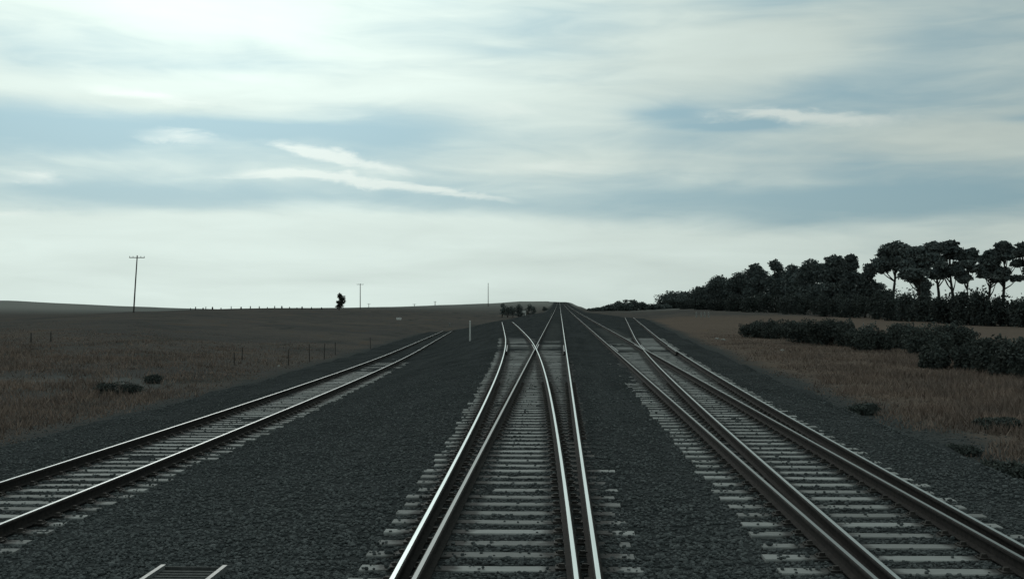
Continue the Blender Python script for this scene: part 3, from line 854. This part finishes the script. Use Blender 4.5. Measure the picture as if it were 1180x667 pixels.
def pine(X, Y, top, width, style, label, group, seed, bole=.45, n=5200, name='pine_tree', mat=None):
    """style 'umbrella': bare bole and flat-topped clumps; 'dense': foliage nearly to the ground"""
    r = random.Random(seed); z = gz(X, Y); H = top - z
    t = thing(name, label, 'tree', (X, Y, z), group)
    lean = r.uniform(-.05, .05) * H
    axisx = lambda q: X + lean * q + .25 * math.sin(q * 5 + seed)
    tk = MB(); tr = .018 * H + .06
    tk.tube([(axisx(q), Y, z - .3 + q * H * .93) for q in np.linspace(0, 1, 8)], [tr * (1.25 - q * 1.1) for q in np.linspace(0, 1, 8)], 8)
    blobs = []
    if style == 'umbrella':
        nb = r.randint(11, 14)
        for k in range(nb):
            q = r.uniform(bole + .1, .92) if k > 2 else .93
            a = r.uniform(0, 6.28); reach = width * (.2 + .75 * r.random()) * (1.0 if q < .85 else .6)
            cx, cy = axisx(q) + math.cos(a) * reach, Y + math.sin(a) * reach * .8
            rr = width * r.uniform(.34, .56); cz = z + q * H - rr * .35
            if k == 0: cx, cy, cz, rr = axisx(1), Y, top - width * .24, width * .5
            blobs.append((cx, cy, min(cz, top - rr * .5), rr, rr, rr * r.uniform(.42, .62)))
            q0 = max(.25, q - r.uniform(.12, .28))
            tk.tube([(axisx(q0), Y, z + q0 * H * .93), ((axisx(q0) + cx) / 2, (Y + cy) / 2, z + q0 * H * .93 + (cz - z - q0 * H * .93) * .35), (cx, cy, cz - rr * .2)],
                    [tr * .45, tr * .3, tr * .12], 6)
    else:
        nb = r.randint(15, 18)
        for k in range(nb):
            q = r.uniform(.22, .9); a = r.uniform(0, 6.28)
            reach = width * (.72 * r.random() + .1) * (1.1 - .6 * q)
            rr = width * r.uniform(.38, .6); cx, cy, cz = axisx(q) + math.cos(a) * reach, Y + math.sin(a) * reach, z + q * H - rr * .3
            if k == 0: cx, cy, cz, rr = axisx(1), Y, top - width * .32, width * .42
            blobs.append((cx, cy, min(cz, top - rr * .62), rr, rr, rr * r.uniform(.6, .8)))
            q0 = max(.1, q - .2)
            tk.tube([(axisx(q0), Y, z + q0 * H * .93), (cx, cy, cz)], [tr * .4, tr * .1], 5)
    tk.build('trunk', M_BARK, t)
    foliage('crown', blobs, n, max(.016 * H + .10, .055 * width), seed, mat or M_PINE, t)
    return t

# front row, from the far low end of the belt: photo x, top y, X offset, half-width px, style
row = [(777, 338, 70, 18, 'd'), (805, 330.5, 66, 17, 'd'), (830, 317, 66, 15, 'd'), (851, 313, 65, 15, 'd'), (866, 303.5, 64, 13, 'd'),
       (888, 299.5, 64, 12, 'd'), (910, 304.5, 63, 14, 'd'), (935, 298, 64, 17, 'd'), (960, 293.5, 63, 17, 'd'), (978, 293, 64, 12, 'd'),
       (993, 306, 62, 13, 'd'), (1024, 279, 62, 23, 'u'), (1053, 284, 64, 22, 'u'), (1076, 280, 62, 15, 'u'), (1092, 278, 61, 15, 'u'),
       (1108, 288, 66, 14, 'u'), (1133, 288, 63, 15, 'u'), (1150, 280, 62, 14, 'u'), (1172, 280, 62, 14, 'u'), (1205, 276, 60, 22, 'u')]
for i, (q, ty, X, hw, s) in enumerate(row):
    Y = X * FPX / (q - VX); top = CAMH + (VY - ty) / FPX * Y; w = hw / FPX * Y
    lab = ('dark dense pine, %s from the low far end of the tree belt' if s == 'd' else 'flat-topped pine with bare trunk against sky, %s from the far end of the belt') % ORD[i]
    pine(X, Y, top, w * (1.15 if s == 'u' else 1.2), 'umbrella' if s == 'u' else 'dense', lab, 'pines in the tree belt on the right', 100 + i, n=9000 if s == 'd' else 6500, bole=.48)
# second row fills the belt behind
for i, (q, ty, X, hw) in enumerate([(790, 336, 84, 20), (818, 326, 82, 18), (842, 318, 80, 18), (874, 309, 78, 18), (900, 311, 78, 18), (922, 306, 78, 18),
                                   (948, 303, 78, 18), (968, 304, 78, 16), (1008, 325, 76, 14), (1062, 322, 78, 12)]):
    Y = X * FPX / (q - VX); top = CAMH + (VY - ty) / FPX * Y; w = hw / FPX * Y
    pine(X, Y, top, w * 1.1, 'dense', 'dark pine in the back row of the belt, %s from its far end' % ORD[i], 'pines in the back row of the tree belt', 140 + i, n=7000)

def bush(X, Y, rx, ry, h, label, group, seed, n=2600, mat=None, size=.13, name='bush'):
    r = random.Random(seed); z = gz(X, Y)
    t = thing(name, label, 'bush', (X, Y, z), group)
    mb = MB()
    for k in range(5):
        a = r.uniform(0, 6.28)
        mb.tube([(X + .1 * math.cos(a), Y + .1 * math.sin(a), z - .1), (X + rx * .3 * math.cos(a), Y + ry * .3 * math.sin(a), z + h * .4), (X + rx * .6 * math.cos(a), Y + ry * .6 * math.sin(a), z + h * .75)],
                [.05 * h * .6, .035 * h * .6, .012 * h], 6)
    mb.build('stems', M_BARK, t)
    blobs = [(X, Y, z + h * .45, rx * .8, ry * .8, h * .5)]
    for k in range(7):
        a = r.uniform(0, 6.28); q = r.uniform(.4, .75)
        hh = h * r.uniform(.25, .42)
        blobs.append((X + rx * q * math.cos(a), Y + ry * q * math.sin(a), z + r.uniform(.25, 1) * (h - hh) , rx * r.uniform(.3, .45), ry * r.uniform(.3, .45), hh))
    foliage('foliage', blobs, n, size, seed, mat or M_BUSH, t, .25)
    return t

# undergrowth below the pines: top a little over eye level, solid dark
k = 0
for q in list(range(772, 1000, 19)) + [1006, 1024, 1043, 1062, 1084, 1104, 1124, 1146, 1168, 1190]:
    X = 59 + random.uniform(-2, 2); Y = X * FPX / (q - VX)
    hw = 14 / FPX * Y * random.uniform(.95, 1.25)
    ty = (338 if q < 1000 else random.choice((333, 337, 341))) if q > 830 else 345
    top = CAMH + (VY - ty) / FPX * Y
    bush(X, Y, hw, 3.2, top - gz(X, Y), 'dark undergrowth shrub below the pine belt, %s from its low far end' % ORD[k], 'undergrowth shrubs under the pines', 300 + k, 4200, M_UNDER, max(.2, .06 * hw), 'shrub'); k += 1

# low hedge between verge and field: photo x, base y, half-width px, top y
hedge = [(872, 389, 16, 369), (897, 391, 17, 368), (923, 395, 18, 368), (950, 398, 18, 367), (975, 400, 14, 368), (1001, 405, 22, 373),
         (1040, 402, 22, 371), (1066, 409, 26, 371), (1098, 408, 24, 370), (1078, 425, 13, 398), (1118, 427, 20, 392), (1146, 431, 24, 387), (1176, 437, 28, 386), (1212, 442, 28, 388)]
for i, (q, by_, hw, ty) in enumerate(hedge):
    Y = 80.0
    for _ in range(12): Y = FPX * (CAMH - gz(px_x(q, Y), Y)) / (by_ - VY)
    X = px_x(q, Y); top = CAMH - (ty - VY) / FPX * Y
    bush(X, Y + .8, hw / FPX * Y * 1.15, 1.5, top - gz(X, Y), 'low dark bush in the hedge row, %s from its far end' % ORD[i], 'bushes of the low hedge on the right', 400 + i, 9000, size=.075)

# small dark tussocks on the two verges
for i, (q, by_, r, h) in enumerate([(131, 456, .9, .55), (172, 442, .5, .4), (1145, 492, .6, .28), (1150, 545, .5, .26), (1105, 522, .4, .2), (990, 476, .45, .3)]):
    Y = 40.0
    for _ in range(12): Y = FPX * (CAMH - gz(px_x(q, Y), Y)) / (by_ - VY)
    lab = ['round dark tussock alone in the left paddock', 'smaller dark tussock behind the round one in the left paddock', 'dark low tussock in brown grass below the pale stones',
           'dark tussock by the edge of the right ballast shoulder', 'flat dark tussock in brown grass of the right verge', 'dark tussock between right line and hedge'][i]
    bush(px_x(q, Y), Y, r, r * .9, h, lab, 'dark tussocks in the grass', 450 + i, 3600, size=.035, name='tussock')

# lone gum on the left skyline
X, Y = px_x(390, 470), 470.0
pine(X, Y, CAMH + (VY - 337.5) / FPX * Y, 2.0, 'dense', 'lone upright leafy tree on the skyline of the left paddock', None, 501, n=3200, name='lone_tree', mat=M_GUM)
# clump of trees in the hollow beside the embankment
for i, (q, ty, hw) in enumerate([(579, 349, 4), (585, 352.5, 5), (590.5, 352, 4), (597, 350, 5), (601, 353, 3.5), (609, 349.5, 5), (614, 353, 4), (627, 353, 3.5)]):
    Y = 440.0 + 6 * i % 17; X = px_x(q, Y)
    pine(X, Y, CAMH + (VY - ty) / FPX * Y, hw / FPX * Y * 1.15, 'dense', 'slender dark tree, %s in the clump in the hollow left of the main line' % ORD[i], 'trees in the hollow beside the embankment', 520 + i, n=1000, bole=.35, name='slender_tree', mat=M_PINE)
# far low wood right of the main line: dark crowns on the skyline
far = [(684, 356, 7), (692, 354, 8), (701, 351, 9), (709, 348.5, 10), (719, 349, 10), (729, 345.5, 8), (738, 347.5, 9), (748, 350, 9), (757, 350, 10), (766, 350, 9)]
for i, (q, ty, hw) in enumerate(far):
    Y = 520 + 14 * i; X = px_x(q, Y)
    top = CAMH + (VY - ty) / FPX * Y; z = gz(X, Y)
    bush(X, Y, hw / FPX * Y, 4.0, max(top - z, 1.2), 'dark low tree on the far rise past the branch, %s from the main line' % ORD[i], 'low trees on the rise beyond the branch line', 560 + i, 2600, M_PINE, .36, 'low_tree')
for i, (q, ty, hw) in enumerate([(714, 346.3, 3), (721.5, 344.6, 4), (727.5, 345, 3.5)]):
    Y = 600.; X = px_x(q, Y)
    pine(X, Y, CAMH + (VY - ty) / FPX * Y, hw / FPX * Y * 1.2, 'umbrella', ['smallest flat-topped tree rising over the far low trees', 'tallest flat-topped tree rising over the far low trees', 'flat-topped tree over the far low wood, nearest the pine belt'][i], 'flat-topped trees above the far rise', 590 + i, n=600, bole=.6)

# white hut in the clump of trees
X, Y = px_x(604, 452), 452.0; z = gz(X, Y)
t = thing('hut', 'tiny white hut glimpsed between trees in the hollow', 'hut', (X, Y, z))
zt = CAMH - (357 - VY) / FPX * Y
h = max(zt - z, 1.5)
mb = MB(); mb.box((X, Y, z + h / 2 - .1), (1.2, 1.6, h)); w = mb.build('wall', M_WHITE, t)
mb = MB()
zz = z + h - .1
mb.add([(X - .75, Y - .95, zz), (X + .75, Y - .95, zz), (X + .75, Y + .95, zz), (X - .75, Y + .95, zz), (X, Y - .95, zz + .5), (X, Y + .95, zz + .5)],
       [(0, 1, 4), (1, 2, 5, 4), (2, 3, 5), (3, 0, 4, 5), (0, 3, 2, 1)]); mb.build('roof', M_GALV, t)
mb = MB(); mb.box((X, Y - .82, z + .85), (.6, .05, 1.6)); mb.build('door', M_GALV, t)

# ------------------------------------------------------------------ dry grass on the verges (uncountable)
def grass(n, side):
    Y = 14 + 150 * rng.beta(0.8, 2.4, n)
    xl, xr = bed_edges(Y)
    if side > 0: X = xr + .5 + rng.uniform(0, 1, n) ** .8 * np.minimum(8 + Y * .22, 26)
    else: X = xl - .6 - rng.uniform(0, 1, n) ** .8 * np.minimum(6 + Y * .45, 48)
    px = VX + FPX * X / Y
    dd = np.maximum(xl - X, X - xr)
    dens = -1.6 * (1 - sstep(.4, 3.2, dd)) + vnoise(X * .45, Y * .3, 31) + .6 * vnoise(X * 1.3, Y * 1.1, 32)
    ok = (px > -60) & (px < 1240) & (dens > rng.uniform(-1.1, .6, n))
    X, Y = X[ok], Y[ok]; k = len(X)
    Z = ground_z(X, Y) - .02
    edge = np.clip(np.maximum(bed_edges(Y)[0] - X, X - bed_edges(Y)[1]) / 4.5, .1, 1)
    h = rng.uniform(.10, .34, k) * (.35 + .65 * edge) * (1 + .5 * vnoise(X * .3, Y * .3, 33)) * (1 - .75 * sstep(45, 140, Y))
    a = rng.uniform(0, 6.28, k); w = rng.uniform(.010, .022, k) * (1 + Y / 110)
    ln = rng.normal(0, .4, (k, 2)) * h[:, None]
    p0 = np.stack([X - np.cos(a) * w, Y - np.sin(a) * w, Z], -1); p1 = np.stack([X + np.cos(a) * w, Y + np.sin(a) * w, Z], -1)
    p2 = np.stack([X + ln[:, 0], Y + ln[:, 1], Z + h], -1)
    o = link('dry_grass', np_mesh('dry_grass', np.stack([p0, p1, p2], 1).reshape(-1, 3), np.arange(3 * k).reshape(k, 3), M_GRASS))
    tag(o, 'dry brown grass on the verge beside the hedge' if side > 0 else 'dry grass growing over the left paddock edge', 'grass', kind='stuff')
grass(230000, 1); grass(230000, -1)
